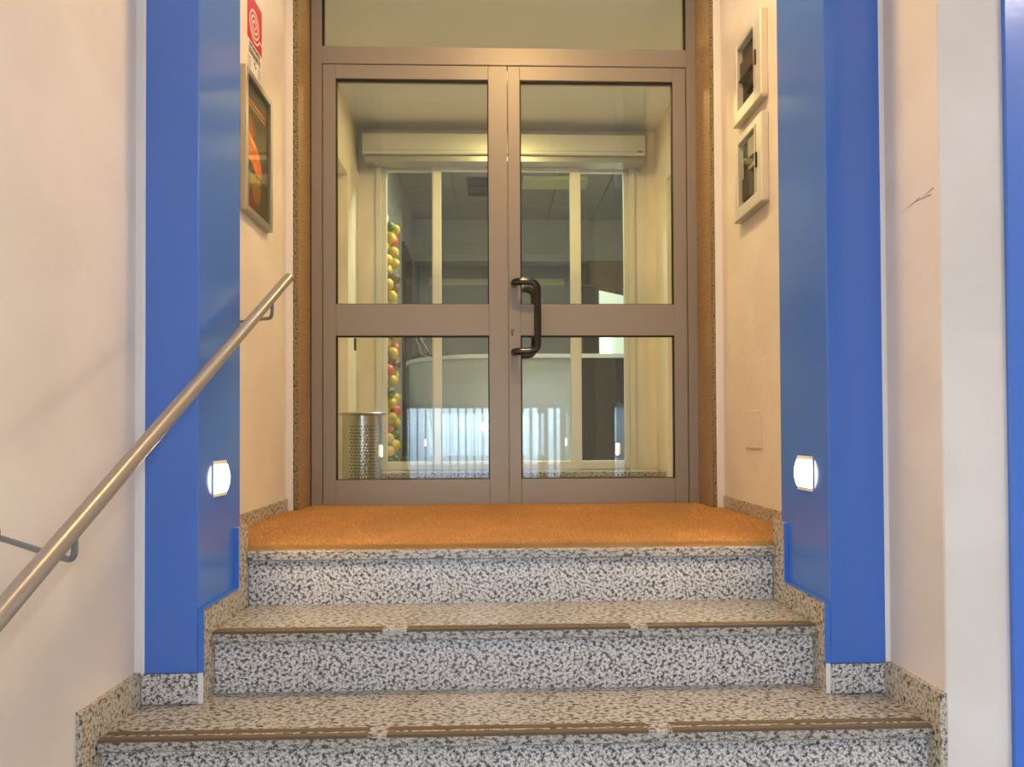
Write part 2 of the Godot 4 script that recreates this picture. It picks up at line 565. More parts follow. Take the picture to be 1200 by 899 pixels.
func build_pillars() -> void:
	for s in [[-1.0, "left", "behind the handrail"], [1.0, "right", "beside the two glazed wall cabinets"]]:
		var left: bool = s[0] < 0
		var xi: float = -0.7600 if left else 0.9105        # inner face
		var xo: float = -0.899 if left else 1.0625           # outer edge
		var lo := minf(xi, xo)
		var hi := maxf(xi, xo)
		var o := thing("pillar", "glossy blue enamelled pillar on the %s of the stairs, %s" % [s[1], s[2]], "pillar", Vector3((xi + xo) / 2, 0.68, -2.06))
		put("cladding", bx(Vector3(lo, 0.761, -2.2215), Vector3(hi, 3.9, -1.9055), 0.0025), M.blue_enamel, o)
		put("core", bx(Vector3(lo - (0.0 if not left else 0.02), 0.6805, -2.2205), Vector3(hi + (0.0 if left else 0.02), 0.7605, -1.93)), M.white_filler, o)
		put("plinth", bx(Vector3(lo - (0.007 if left else 0.0), 0.681, -1.93), Vector3(hi, 0.7595, -1.9065), 0.001), M.granite, o, "grey granite plinth under the pillar")
		var band: float = -0.7485 if left else 0.9000
		var t0 := minf(xi, band + signf(-s[0]) * 0.003)
		var t1 := maxf(xi, band + signf(-s[0]) * 0.003)
		var tr := G.new()
		tr.box(Vector3(t0, 0.762, -1.9115), Vector3(t1, 0.925, -1.9045), 0.001)
		tr.box(Vector3(t0, 0.9218, -2.1755), Vector3(t1, 0.9262, -1.9115), 0.001)
		tr.box(Vector3(t0, 0.9222, -2.1755), Vector3(t1, 1.1025, -2.1675), 0.001)
		put("edge_trim", tr, M.blue_trim, o)
		put("filler_edge", bx(Vector3(minf(xi, band), 0.681, -1.9115), Vector3(maxf(xi, band), 0.7615, -1.9075)), M.white_filler, o)


# ------------------------------------------------------------------ the double door
func build_door() -> void:
	var z := -3.492
	var d := struct_root("door_1", "taupe metal glazed double door with transom and brown pull handle above the doormat", "door", Vector3(0.086, LY, -3.52))
	var fr := G.new()
	fr.box(Vector3(-0.8565, LY, z - 0.06), Vector3(-0.804, 3.9, z), 0.002)
	fr.box(Vector3(0.978, LY, z - 0.06), Vector3(1.0268, 3.9, z), 0.002)
	fr.box(Vector3(-0.804, 3.178, z - 0.06), Vector3(0.978, 3.264, z), 0.002)
	fr.box(Vector3(-0.804, 3.84, z - 0.06), Vector3(0.978, 3.9, z), 0.002)
	var f := put("door_frame", fr, M.door_paint, d)
	put("transom_pane", bx(Vector3(-0.80, 3.266, z - 0.035), Vector3(0.974, 3.838, z - 0.029)), M.door_glass, f)
	var gk := G.new()
	gk.box(Vector3(-0.804, 3.264, z - 0.028), Vector3(-0.795, 3.84, z - 0.004))
	gk.box(Vector3(0.969, 3.264, z - 0.028), Vector3(0.978, 3.84, z - 0.004))
	gk.box(Vector3(-0.862, LY, z - 0.05), Vector3(-0.8565, 3.9, z - 0.006))
	put("gasket", gk, M.gasket, f)
	for side in [0, 1]:
		var xa: float = -0.8 if side == 0 else 0.0975      # outer edges of the leaf
		var xb: float = 0.0945 if side == 0 else 0.974
		var ga: float = -0.738 if side == 0 else 0.156     # edges of its glass
		var gb: float = 0.002 if side == 0 else 0.909
		var leaf := G.new()
		leaf.box(Vector3(xa, 1.03, z - 0.05), Vector3(ga, 3.173, z + 0.002), 0.002)
		leaf.box(Vector3(gb, 1.03, z - 0.05), Vector3(xb, 3.173, z + 0.002), 0.002)
		leaf.box(Vector3(ga, 1.03, z - 0.05), Vector3(gb, 1.156, z + 0.0012), 0.002)
		leaf.box(Vector3(ga, 1.853, z - 0.05), Vector3(gb, 2.006, z + 0.0012), 0.002)
		leaf.box(Vector3(ga, 3.104, z - 0.05), Vector3(gb, 3.173, z + 0.002), 0.002)
		var l := put("door_leaf", leaf, M.door_paint, d)
		for y in [[1.156, 1.853], [2.006, 3.104]]:
			put("glass_pane", bx(Vector3(ga - 0.006, y[0] - 0.006, z - 0.03), Vector3(gb + 0.006, y[1] + 0.006, z - 0.024)), M.door_glass, l)
			var b := G.new()
			b.box(Vector3(ga, y[1] - 0.006, z - 0.023), Vector3(gb, y[1], z - 0.003))
			b.box(Vector3(ga, y[0], z - 0.023), Vector3(ga + 0.006, y[1], z - 0.003))
			b.box(Vector3(gb - 0.005, y[0], z - 0.023), Vector3(gb, y[1], z - 0.003))
			b.box(Vector3(ga, y[0], z - 0.023), Vector3(gb, y[0] + 0.003, z - 0.003))
			put("glazing_bead", b, M.gasket, l)
		if side == 1:
			var outer := round_path([Vector3(0.124, 2.102, z), Vector3(0.122, 2.102, z + 0.072), Vector3(0.234, 2.102, z + 0.072), Vector3(0.234, 1.768, z + 0.072), Vector3(0.122, 1.768, z + 0.072), Vector3(0.124, 1.768, z)], 0.045, 8)
			put("pull_handle", G.new().tube(outer, 0.0175, 20), M.handle_plastic, l, "glossy dark brown pull handle on the right leaf")
			var inner := round_path([Vector3(0.124, 2.102, z - 0.05), Vector3(0.122, 2.102, z - 0.115), Vector3(0.228, 2.102, z - 0.115), Vector3(0.228, 1.768, z - 0.115), Vector3(0.122, 1.768, z - 0.115), Vector3(0.124, 1.768, z - 0.05)], 0.045, 8)
			put("pull_handle", G.new().tube(inner, 0.0175, 20), M.handle_plastic, l, "matching dark handle on the inner side of the glass")
			var kg := G.new()
			kg.prism(circle(Vector2(0.1145, 1.877), 0.0085, 20), 2, z + 0.002, z + 0.006)
			kg.box(Vector3(0.1095, 1.852, z + 0.002), Vector3(0.1195, 1.872, z + 0.006), 0.002)
			put("lock_cylinder", kg, M.brass, l)
			put("latch_plate", bx(Vector3(0.0955, 1.872, z - 0.004), Vector3(0.0985, 1.893, z + 0.0035)), M.chrome, l)


func circle(c: Vector2, r: float, n: int) -> Array:
	var out := []
	for i in n:
		out.append(c + Vector2(cos(TAU * i / n), sin(TAU * i / n)) * r)
	return out


# ------------------------------------------------------------------ between the doors
func build_vestibule() -> void:
	var w: Material = M.niche_paint
	struct("floor_vestibule", bx(Vector3(-1.4, 0.9, -5.3), Vector3(1.7, LY - 0.002, -3.56)), M.floor_stone)
	struct("ceiling_vestibule", bx(Vector3(-1.4, 3.585, -5.3), Vector3(1.7, 3.7, -3.56)), M.ceiling_paint)
	# left wall with a doorless recess under a lintel; the right wall the same
	for s in [[-0.94, -1.18, "left", -4.83], [1.225, 1.465, "right", -4.88]]:
		var g := G.new()
		var a := minf(s[0], s[1])
		var b := maxf(s[0], s[1])
		g.box(Vector3(a, LY - 0.002, -5.3), Vector3(b, 3.585, s[3]))
		g.box(Vector3(a, 3.115, s[3]), Vector3(b, 3.585, -3.55))
		var back: float = s[1] + (-0.1 if s[0] < 0 else 0.1)
		g.box(Vector3(minf(back, s[1]), LY - 0.002, -5.3), Vector3(maxf(back, s[1]), 3.585, -3.55))
		struct("wall_vestibule_" + s[2], g, w)
	# wall that holds the door frame, seen from inside
	struct("wall_front", bx(Vector3(-1.4, LY, -3.60), Vector3(-0.865, 3.9, -3.535)), w)
	struct("wall_front", bx(Vector3(1.03, LY, -3.60), Vector3(1.7, 3.9, -3.535)), w)
	var g2 := G.new()
	g2.box(Vector3(-1.3, LY - 0.002, -5.3), Vector3(-0.808, 3.585, -5.22))
	g2.box(Vector3(1.07, LY - 0.002, -5.3), Vector3(1.6, 3.585, -5.22))
	g2.box(Vector3(-0.808, 3.335, -5.3), Vector3(1.07, 3.585, -5.22))
	struct("wall_vestibule_back", g2, w)
	# granite step in front of the sliding door
	put_step()
	# sliding door
	var d := struct_root("door_2", "pale aluminium sliding glass door of four panels behind the entrance door", "door", Vector3(0.13, 1.1, -5.22))
	var fr := G.new()
	fr.box(Vector3(-0.812, 1.105, -5.27), Vector3(-0.772, 3.338, -5.20), 0.002)
	fr.box(Vector3(1.028, 1.105, -5.27), Vector3(1.07, 3.338, -5.20), 0.002)
	fr.box(Vector3(-0.772, 3.318, -5.27), Vector3(1.028, 3.338, -5.20), 0.002)
	put("outer_frame", fr, M.aluminium_light, d)
	for p in [[-0.772, -0.36, -5.245, 0.035, 0.05], [0.61, 1.028, -5.245, 0.05, 0.035], [-0.40, 0.138, -5.205, 0.060, 0.045], [0.142, 0.672, -5.205, 0.045, 0.078]]:
		var z: float = p[2]
		var sash := G.new()
		var fixed: bool = p[2] < -5.22
		var top := 3.318 if fixed else 3.305
		var tr := 0.034 if fixed else 0.028
		sash.box(Vector3(p[0], 1.112, z - 0.018), Vector3(p[0] + p[3], top, z + 0.018), 0.003)
		sash.box(Vector3(p[1] - p[4], 1.112, z - 0.018), Vector3(p[1], top, z + 0.018), 0.003)
		sash.box(Vector3(p[0] + p[3], 1.112, z - 0.018), Vector3(p[1] - p[4], 1.172, z + 0.018), 0.003)
		sash.box(Vector3(p[0] + p[3], top - tr, z - 0.018), Vector3(p[1] - p[4], top, z + 0.018), 0.003)
		var s := put("fixed_panel" if fixed else "sliding_leaf", sash, M.aluminium_light, d)
		put("pane", bx(Vector3(p[0] + p[3] - 0.005, 1.168, z - 0.003), Vector3(p[1] - p[4] + 0.005, top - tr + 0.004, z + 0.003)), M.slide_glass, s)


func put_step() -> void:
	var o := struct_root("trim_7", "dark granite step slab in front of the sliding door", "step", Vector3(0.14, LY, -5.1))
	put("step_slab", bx(Vector3(-0.93, 1.072, -5.3), Vector3(1.222, 1.108, -4.94), 0.003), M.granite_tread, o)
	put("step_riser", bx(Vector3(-0.93, LY, -5.3), Vector3(1.222, 1.072, -4.955)), M.granite_brown, o)


# ------------------------------------------------------------------ lobby behind
func build_lobby() -> void:
	var w: Material = M.lobby_wall
	struct("floor_lobby", bx(Vector3(-1.3, 0.95, -10.7), Vector3(2.9, 1.10, -5.3)), M.floor_stone)
	struct("wall_lobby_left", bx(Vector3(-1.2, 1.1, -10.7), Vector3(-1.0, 4.4, -5.3)), w)
	struct("wall_lobby_right", bx(Vector3(2.7, 1.1, -10.7), Vector3(2.9, 4.4, -5.3)), w)
	struct("wall_lobby_back", bx(Vector3(-1.0, 1.1, -10.7), Vector3(2.7, 4.4, -10.4)), w)
	struct("wall_lobby_front", bx(Vector3(-1.3, 3.585, -5.36), Vector3(2.9, 4.4, -5.3)), w)
	struct("wall_lobby_front", bx(Vector3(1.07, 1.1, -5.36), Vector3(2.9, 3.585, -5.3)), w)
	struct("wall_lobby_front", bx(Vector3(-1.3, 1.1, -5.36), Vector3(-0.81, 3.585, -5.3)), w)
	var c := struct_root("ceiling_lobby", "grey tiled ceiling of the lobby seen through the sliding door", "ceiling", Vector3(0.8, 4.23, -7.8))
	put("ceiling_slab", bx(Vector3(-1.2, 4.26, -10.7), Vector3(2.9, 4.4, -5.3)), M.vent_dark, c)
	var tile := bx(Vector3(-0.296, -0.015, -0.296), Vector3(0.296, 0.015, 0.296), 0.004).mesh()
	for i in 7:
		for k in 9:
			var t := put("ceiling_tile", tile, M.lobby_tile, c)
			t.position += Vector3(-0.71 + 0.6 * i, 4.247, -5.66 - 0.6 * k)
	# bulkhead across the far end
	struct("trim_8", bx(Vector3(-1.0, 3.669, -9.9), Vector3(2.7, 4.228, -9.6)), M.lobby_tile)
	# pale band and shelf on the far wall
	struct("trim_9", bx(Vector3(-0.86, 3.50, -10.4), Vector3(1.10, 3.60, -10.36)), M.pale_yellow)


func build_hall() -> void:
	var w: Material = M.wall_paint
	struct("wall_hall_left", bx(Vector3(-2.4, 0, 0.5), Vector3(-2.2, 3.9, 4.5)), w)
	struct("wall_hall_right", bx(Vector3(3.2, 0, -1.655), Vector3(3.4, 3.9, 4.5)), w)
	var g := G.new()
	g.box(Vector3(-2.4, 1.82, 4.3), Vector3(3.4, 3.9, 4.5))
	g.box(Vector3(-2.4, 0, 4.3), Vector3(-1.35, 1.82, 4.5))
	g.box(Vector3(1.19, 0, 4.3), Vector3(1.95, 1.82, 4.5))
	g.box(Vector3(2.25, 0, 4.3), Vector3(3.4, 1.82, 4.5))
	struct("wall_back", g, w)
	var win := struct_root("window_1", "tall street window with vertical blind slats behind the photographer", "window", Vector3(0.45, 0, 4.4))
	var fr := G.new()
	for x in [[-1.35, 1.19], [1.95, 2.25]]:
		fr.box(Vector3(x[0], 0, 4.36), Vector3(x[1], 0.06, 4.44), 0.004)
		fr.box(Vector3(x[0], 1.76, 4.36), Vector3(x[1], 1.82, 4.44), 0.004)
	for x in [[-1.35, -1.29], [0.79, 0.92], [1.13, 1.19], [1.95, 2.0], [2.2, 2.25]]:
		fr.box(Vector3(x[0], 0.06, 4.36), Vector3(x[1], 1.76, 4.44), 0.004)
	put("window_frame", fr, M.door_paint, win)
	for x in [[-1.29, 0.79], [0.92, 1.13], [2.0, 2.2]]:
		put("window_pane", bx(Vector3(x[0], 0.06, 4.397), Vector3(x[1], 1.76, 4.403)), M.clear_glass, win)
	var slat := bx(Vector3(-0.06, 0, -0.0008), Vector3(0.06, 1.72, 0.0008)).mesh()
	for i in 19:
		var x := -1.25 + 0.127 * i
		var s := put("blind_slat", slat, M.blind, win)
		s.position += Vector3(x, 0.05, 4.27)
		s.rotation.y = 1.3
	struct("floor_street", bx(Vector3(-12, -0.3, 4.5), Vector3(14, -0.02, 24)), M.pavement)
	# ceiling lamps of the hall, the landing, the vestibule and the lobby
	for l in [[0.18, 3.9, -2.22, 0.3, 0.24, "over the landing", M.lamp_warm], [2.75, 3.9, 0.3, 0.8, 0.8, "in the right half of the hall", M.lamp_white], [-1.7, 3.9, 1.7, 0.8, 0.8, "in the left half of the hall", M.lamp_white], [0.14, 3.585, -4.28, 0.2, 0.24, "over the vestibule", M.lamp_warm], [0.6, 4.232, -5.95, 0.8, 0.5, "over the lobby", M.lamp_white]]:
		var o := thing("ceiling_lamp", "flat square ceiling lamp " + l[5], "lamp", Vector3(l[0], l[1], l[2]))
		put("lamp_tray", bx(Vector3(l[0] - l[3] / 2 - 0.02, l[1] - 0.03, l[2] - l[4] / 2 - 0.02), Vector3(l[0] + l[3] / 2 + 0.02, l[1], l[2] + l[4] / 2 + 0.02), 0.004), M.white_filler, o)
		put("diffuser", bx(Vector3(l[0] - l[3] / 2, l[1] - 0.04, l[2] - l[4] / 2), Vector3(l[0] + l[3] / 2, l[1] - 0.03, l[2] + l[4] / 2), 0.003), l[6], o)


# ------------------------------------------------------------------ things
func build_mat() -> void:
	var o := thing("doormat", "orange-brown coir doormat filling the landing before the double door", "doormat", Vector3(0.08, LY, -2.87))
	# outline steps in round the door jambs
	var poly := [Vector2(-0.904, -2.266), Vector2(1.070, -2.266), Vector2(1.070, -3.262), Vector2(1.020, -3.266), Vector2(1.020, -3.485), Vector2(-0.855, -3.485), Vector2(-0.855, -3.266), Vector2(-0.904, -3.262)]
	put("mat_backing", G.new().prism(poly, 1, LY, LY + 0.012), M.coir, o)
	var st := G.new()
	var a := Vector3(-0.0011, 0, 0)
	var b := Vector3(0.0011, 0, 0)
	var t := Vector3(0.0004, 0.0115, 0.002)
	st.tri(a, b, t, Vector3.BACK, Vector3.BACK, Vector3.BACK)
	st.tri(Vector3(0, 0, -0.0011), Vector3(0, 0, 0.0011), t, Vector3.RIGHT, Vector3.RIGHT, Vector3.RIGHT)
	var mm := MultiMesh.new()
	mm.transform_format = MultiMesh.TRANSFORM_3D
	mm.mesh = st.mesh()
	var rng := RandomNumberGenerator.new()
	rng.seed = 404
	var where := []
	while where.size() < 90000:
		var x := rng.randf_range(-0.902, 1.068)
		var zz := rng.randf_range(-3.48, -2.2665)
		if rng.randf() < 0.12:
			where.append(Vector3(x, LY + 0.0112 * rng.randf(), -2.2665))
			continue
		if zz < -3.262 and (x < -0.853 or x > 1.018):
			continue
		where.append(Vector3(x, LY + 0.010 + 0.001 * sin(x * 7.0 + zz * 3.0), zz))
	mm.instance_count = where.size()
	for i in where.size():
		var lean := rng.randf_range(0.7, 1.5) if where[i].z == -2.2665 else rng.randf_range(-0.5, 0.5)
		var bs := Basis.from_euler(Vector3(lean, rng.randf_range(-0.6, 0.6) if lean > 0.6 else rng.randf() * TAU, rng.randf_range(-0.5, 0.5))).scaled(Vector3.ONE * rng.randf_range(0.7, 1.1))
		mm.set_instance_transform(i, Transform3D(bs, where[i]))
	var mi := MultiMeshInstance3D.new()
	mi.name = "fibre_pile"
	mi.multimesh = mm
	mi.material_override = M.coir_fibre
	mi.set_meta("kind", "stuff")
	o.add_child(mi)
	mi.position = -o.position


func build_handrail() -> void:
	var x := -0.70
	var p0 := Vector3(x, 1.927, -2.533)
	var p1 := Vector3(x, 1.129, -1.055)
	var dir := (p1 - p0).normalized()
	var o := thing("handrail", "round grey metal handrail sloping up along the left wall on bent brackets", "handrail", Vector3(x, 1.129, -1.055))
	put("rail", G.new().tube([p0, p0 + dir * 0.5, p1, p1 + dir * 1.1], 0.0165, 28), M.rail_paint, o)
	for b in [[-1.24, 1.170, -0.921, -1.36], [-2.345, 1.757, -0.918, -2.63], [-0.35, 0.69, -0.921, -0.45]]:
		var z: float = b[0]
		var rail := p0 + dir * ((z - p0.z) / dir.z)
		var under := rail + Vector3(0, -0.012, 0)
		var low := Vector3(x, b[1], z)
		var on_wall := Vector3(b[2], b[1] + 0.03, b[3])
		var br := G.new().tube(round_path([under, low, on_wall], 0.03, 6), 0.0055, 14)
		put("bracket", br, M.bracket_paint, o)
		var ro := G.new()
		ro.xf = Transform3D(Basis(Vector3.BACK, -PI / 2), on_wall + Vector3(0.0, 0, 0))
		ro.lathe([Vector2(0, 0.006), Vector2(0.02, 0.006), Vector2(0.024, 0.003), Vector2(0.024, 0.0)], 24, true)
		put("wall_rose", ro, M.bracket_paint, o)


func build_step_lights() -> void:
	for s in [[-0.7600, 1.0, 1.258, -2.052, "left"], [0.9105, -1.0, 1.262, -2.045, "right"]]:
		var x: float = s[0]
		var d: float = s[1]
		var o := thing("step_light", "small lit square step light on the inner face of the %s blue pillar" % s[4], "lamp", Vector3(x, s[2], s[3]))
		var y: float = s[2]
		var z: float = s[3]
		var fr := G.new()
		fr.box(Vector3(minf(x, x + d * 0.004), y - 0.050, z - 0.050), Vector3(maxf(x, x + d * 0.004), y + 0.050, z + 0.050), 0.003)
		put("plate", fr, M.white_print, o)
		# glass bulging from the plate: a cylinder segment
		var g := G.new()
		var poly := []
		for i in 17:
			var t := -1.0 + 2.0 * i / 16.0
			poly.append(Vector2(x + d * (0.0042 + 0.009 * (1.0 - t * t)), y + 0.040 * t))
		g.prism(poly, 2, z - 0.049, z + 0.049)
		put("lens", g, M.lamp_step, o)
		var l := AreaLight3D.new()
		l.name = numbered("step_light_glow")
		add_child(l)
		l.position = Vector3(x + d * 0.018, y, z)
		l.rotation = Vector3(0, -d * PI / 2, 0)
		l.area_size = Vector2(0.09, 0.08)
		l.area_normalize_energy = true
		l.light_color = Color(1.0, 0.86, 0.66)
		l.light_energy = 0.25
		l.area_range = 12.0
		l.area_attenuation = 2.0
		l.shadow_enabled = true


func text_on(called: String, txt: String, h: float, m: Material, parent: Node3D, at: Vector3, basis: Basis, width := 0.0) -> void:
	var tm := TextMesh.new()
	var sf := SystemFont.new()
	sf.font_names = PackedStringArray(["Droid Sans"])
	sf.font_weight = 700
	tm.font = sf
	tm.text = txt
	tm.font_size = 32
	tm.pixel_size = h / 32.0 * 1.35
	tm.depth = 0.0004
	var o := MeshInstance3D.new()
	o.mesh = tm
	o.material_override = m
	o.name = called
	parent.add_child(o, true)
	var k := 1.0
	if width > 0.0:
		k = width / maxf(tm.get_aabb().size.x, 1e-4)
	o.transform = Transform3D(basis.scaled_local(Vector3(k, 1, 1)), at - parent.position)


func build_niche_things() -> void:
	# hose sign on the left niche wall (faces +x); local right is -z
	var o := thing("wall_sign", "red and white fire hose sign with white spiral above the orange framed poster", "sign", Vector3(-0.918, 2.79, -2.838))
	var x := -0.9155
	put("sign_panel", bx(Vector3(-0.918, 2.787, -2.924), Vector3(x, 3.088, -2.752)), M.white_print, o)
	put("red_field", bx(Vector3(x, 2.904, -2.924), Vector3(x + 0.0006, 3.088, -2.752)), M.red_print, o)
	var sp := []
	var cy := 2.985
	var cz := -2.838
	for i in 121:
		var t := i / 120.0
		var an := -PI * 0.5 + t * TAU * 3.1
		var r := 0.008 + 0.058 * t
		sp.append(Vector3(x + 0.001, cy + r * sin(an), cz - r * cos(an)))
	var last: Vector3 = sp[-1]
	sp.append(last + Vector3(0, 0.022, -0.02))
	sp.append(last + Vector3(0, 0.016, -0.05))
	var g := G.new()
	for i in sp.size() - 1:       # flat ribbon following the spiral
		var t0: Vector3 = (sp[mini(i + 1, sp.size() - 1)] - sp[maxi(i - 1, 0)]).normalized()
		var t1: Vector3 = (sp[mini(i + 2, sp.size() - 1)] - sp[i]).normalized()
		var s0 := t0.cross(Vector3.RIGHT) * 0.0042
		var s1 := t1.cross(Vector3.RIGHT) * 0.0042
		g.face([sp[i] + s0, sp[i + 1] + s1, sp[i + 1] - s1, sp[i] - s0], Vector3.RIGHT)
	put("hose_spiral", g, M.white_print, o)
	var bs := Basis(Vector3.FORWARD, Vector3.UP, Vector3.RIGHT)
	text_on("first_line", "ANTINCENDIO", 0.014, M.dark_print, o, Vector3(x + 0.0006, 2.889, cz), bs, 0.13)
	text_on("second_line", "IDRANTE", 0.024, M.dark_print, o, Vector3(x + 0.0006, 2.862, cz), bs, 0.14)
	var ar := G.new()
	for p in [[Vector2(-0.012, 0.018), Vector2(0.006, 0.018), Vector2(0.0, 0.0)], [Vector2(0.004, 0.006), Vector2(0.020, 0.008), Vector2(0.008, -0.006)]]:
		var q := []
		for c in p:
			q.append(Vector3(x + 0.0008, 2.822 + c.y, cz - c.x))
		ar.face(q, Vector3.RIGHT)
	put("arrow_mark", ar, M.dark_print, o)
	for c in [[-2.915, -2.880], [-2.795, -2.762]]:
		for i in 5:
			put("small_print", bx(Vector3(x, 2.800 + 0.009 * i, c[0]), Vector3(x + 0.0005, 2.803 + 0.009 * i, c[1])), M.grey_print, o)

	# framed poster under it
	var pz0 := -3.004
	var pz1 := -2.680
	var py0 := 2.214
	var py1 := 2.758
	var p := thing("framed_poster", "aluminium framed glazed poster showing an orange figure, on the left niche wall", "poster", Vector3(-0.918, py0, (pz0 + pz1) / 2))
	var fw := 0.024
	var fr := G.new()
	fr.box(Vector3(-0.918, py0, pz0), Vector3(-0.894, py1, pz0 + fw), 0.002)
	fr.box(Vector3(-0.918, py0, pz1 - fw), Vector3(-0.894, py1, pz1), 0.002)
	fr.box(Vector3(-0.918, py0, pz0 + fw), Vector3(-0.894, py0 + fw, pz1 - fw), 0.002)
	fr.box(Vector3(-0.918, py1 - fw, pz0 + fw), Vector3(-0.894, py1, pz1 - fw), 0.002)
	put("frame", fr, M.aluminium, p)
	var pm := mat("poster_print", Color.WHITE, 0.6)
	pm.albedo_texture = poster_picture()
	var q := G.new()
	q.quad_uv(Vector3(-0.908, py1 - fw, pz1 - fw), Vector3(-0.908, py1 - fw, pz0 + fw), Vector3(-0.908, py0 + fw, pz0 + fw), Vector3(-0.908, py0 + fw, pz1 - fw), Vector3.RIGHT)
	put("print", q, pm, p)
	put("backing_board", bx(Vector3(-0.918, py0 + fw, pz0 + fw), Vector3(-0.9085, py1 - fw, pz1 - fw)), M.dark_interior, p)
	put("pane", bx(Vector3(-0.9015, py0 + fw, pz0 + fw), Vector3(-0.8985, py1 - fw, pz1 - fw)), M.poster_glass, p)

	# the two cabinets on the right niche wall (faces -x)
	for c in [[2.680, 3.018, "upper", "upper of two small glazed aluminium wall cabinets on the right niche wall"], [2.272, 2.617, "lower", "lower of two small glazed aluminium wall cabinets, pale boxes inside, right niche wall"]]:
		var y0: float = c[0]
		var y1: float = c[1]
		var z0 := -3.018
		var z1 := -2.716
		var k := thing("wall_cabinet", c[3], "cabinet", Vector3(1.080, y0, (z0 + z1) / 2), "glazed wall cabinets")
		var xa := 1.050
		var f := G.new()
		var gz0 := z0 + 0.036
		var gz1 := z1 - 0.080
		f.box(Vector3(xa, y0, z0), Vector3(1.080, y1, gz0), 0.003)
		f.box(Vector3(xa, y0, gz1), Vector3(1.080, y1, z1), 0.003)
		f.box(Vector3(xa, y0, gz0), Vector3(1.080, y0 + 0.05, gz1), 0.003)
		f.box(Vector3(xa, y1 - 0.032, gz0), Vector3(1.080, y1, gz1), 0.003)
		put("frame", f, M.aluminium_light, k)
		put("back_panel", bx(Vector3(1.0765, y0 + 0.05, gz0), Vector3(1.0795, y1 - 0.032, gz1)), M.dark_interior, k)
		put("pane", bx(Vector3(1.0535, y0 + 0.048, gz0), Vector3(1.0565, y1 - 0.03, gz1)), M.poster_glass, k)
		var gr := G.new()
		gr.box(Vector3(xa - 0.0035, y0 + 0.05, gz1 + 0.018), Vector3(xa + 0.001, y1 - 0.03, gz1 + 0.024), 0.001)
		put("door_edge", gr, M.aluminium, k)
		put("finger_pull", bx(Vector3(xa - 0.007, (y0 + y1) / 2 - 0.03, gz1 + 0.026), Vector3(xa, (y0 + y1) / 2 + 0.03, gz1 + 0.036), 0.002), M.black_plastic, k)
		put("bottom_lip", bx(Vector3(1.046, y0 - 0.008, z0), Vector3(1.080, y0 - 0.0005, z1), 0.002), M.aluminium, k)
		if c[2] == "upper":
			put("inner_shelf", bx(Vector3(1.058, y0 + 0.17, gz0 + 0.002), Vector3(1.076, y0 + 0.178, gz1 - 0.002)), M.hole_dark, k)
			put("inner_box", bx(Vector3(1.062, y0 + 0.18, gz0 + 0.01), Vector3(1.076, y0 + 0.245, gz1 - 0.01)), M.brown_card, k)
			put("inner_box", bx(Vector3(1.062, y0 + 0.095, gz0 + 0.07), Vector3(1.076, y0 + 0.115, gz1 - 0.004)), M.hole_dark, k)
		else:
			put("inner_box", bx(Vector3(1.062, y0 + 0.225, gz0 + 0.09), Vector3(1.076, y0 + 0.30, gz1 - 0.004)), M.pale_card, k)
			put("inner_box", bx(Vector3(1.062, y0 + 0.175, gz0 + 0.095), Vector3(1.076, y0 + 0.19, gz1 - 0.004)), M.pale_card, k)
			put("inner_box", bx(Vector3(1.062, y0 + 0.07, gz0 + 0.02), Vector3(1.076, y0 + 0.16, gz1 - 0.05)), M.brown_card, k)
	# blank cover painted over
	var bc := thing("cover_plate", "blank wall-coloured cover plate low on the right niche wall", "cover plate", Vector3(1.080, 1.314, -2.905))
	put("plate", bx(Vector3(1.0745, 1.314, -2.99), Vector3(1.080, 1.468, -2.82), 0.002), M.niche_paint, bc)
	for yy in [1.327, 1.455]:
		put("screw", G.new().prism(circle(Vector2(-2.832, yy), 0.0025, 10), 0, 1.0738, 1.0746), M.bracket_paint, bc)
	# scuff on the right wall: shallow scratches
	var sg := G.new()
	for s in [[-1.835, 1.948, -1.745, 1.962], [-1.75, 1.957, -1.69, 1.968], [-1.79, 1.959, -1.70, 1.955]]:
		sg.face([Vector3(1.0716, s[1], s[0]), Vector3(1.0716, s[3] + 0.002, s[2]), Vector3(1.0716, s[3] - 0.002, s[2])], Vector3.LEFT)
	var so := put("scuff_mark", sg, M.grey_print)
	tag(so, "faint grey scuff scratched on the narrow white wall right of the blue pillar", "scuff")


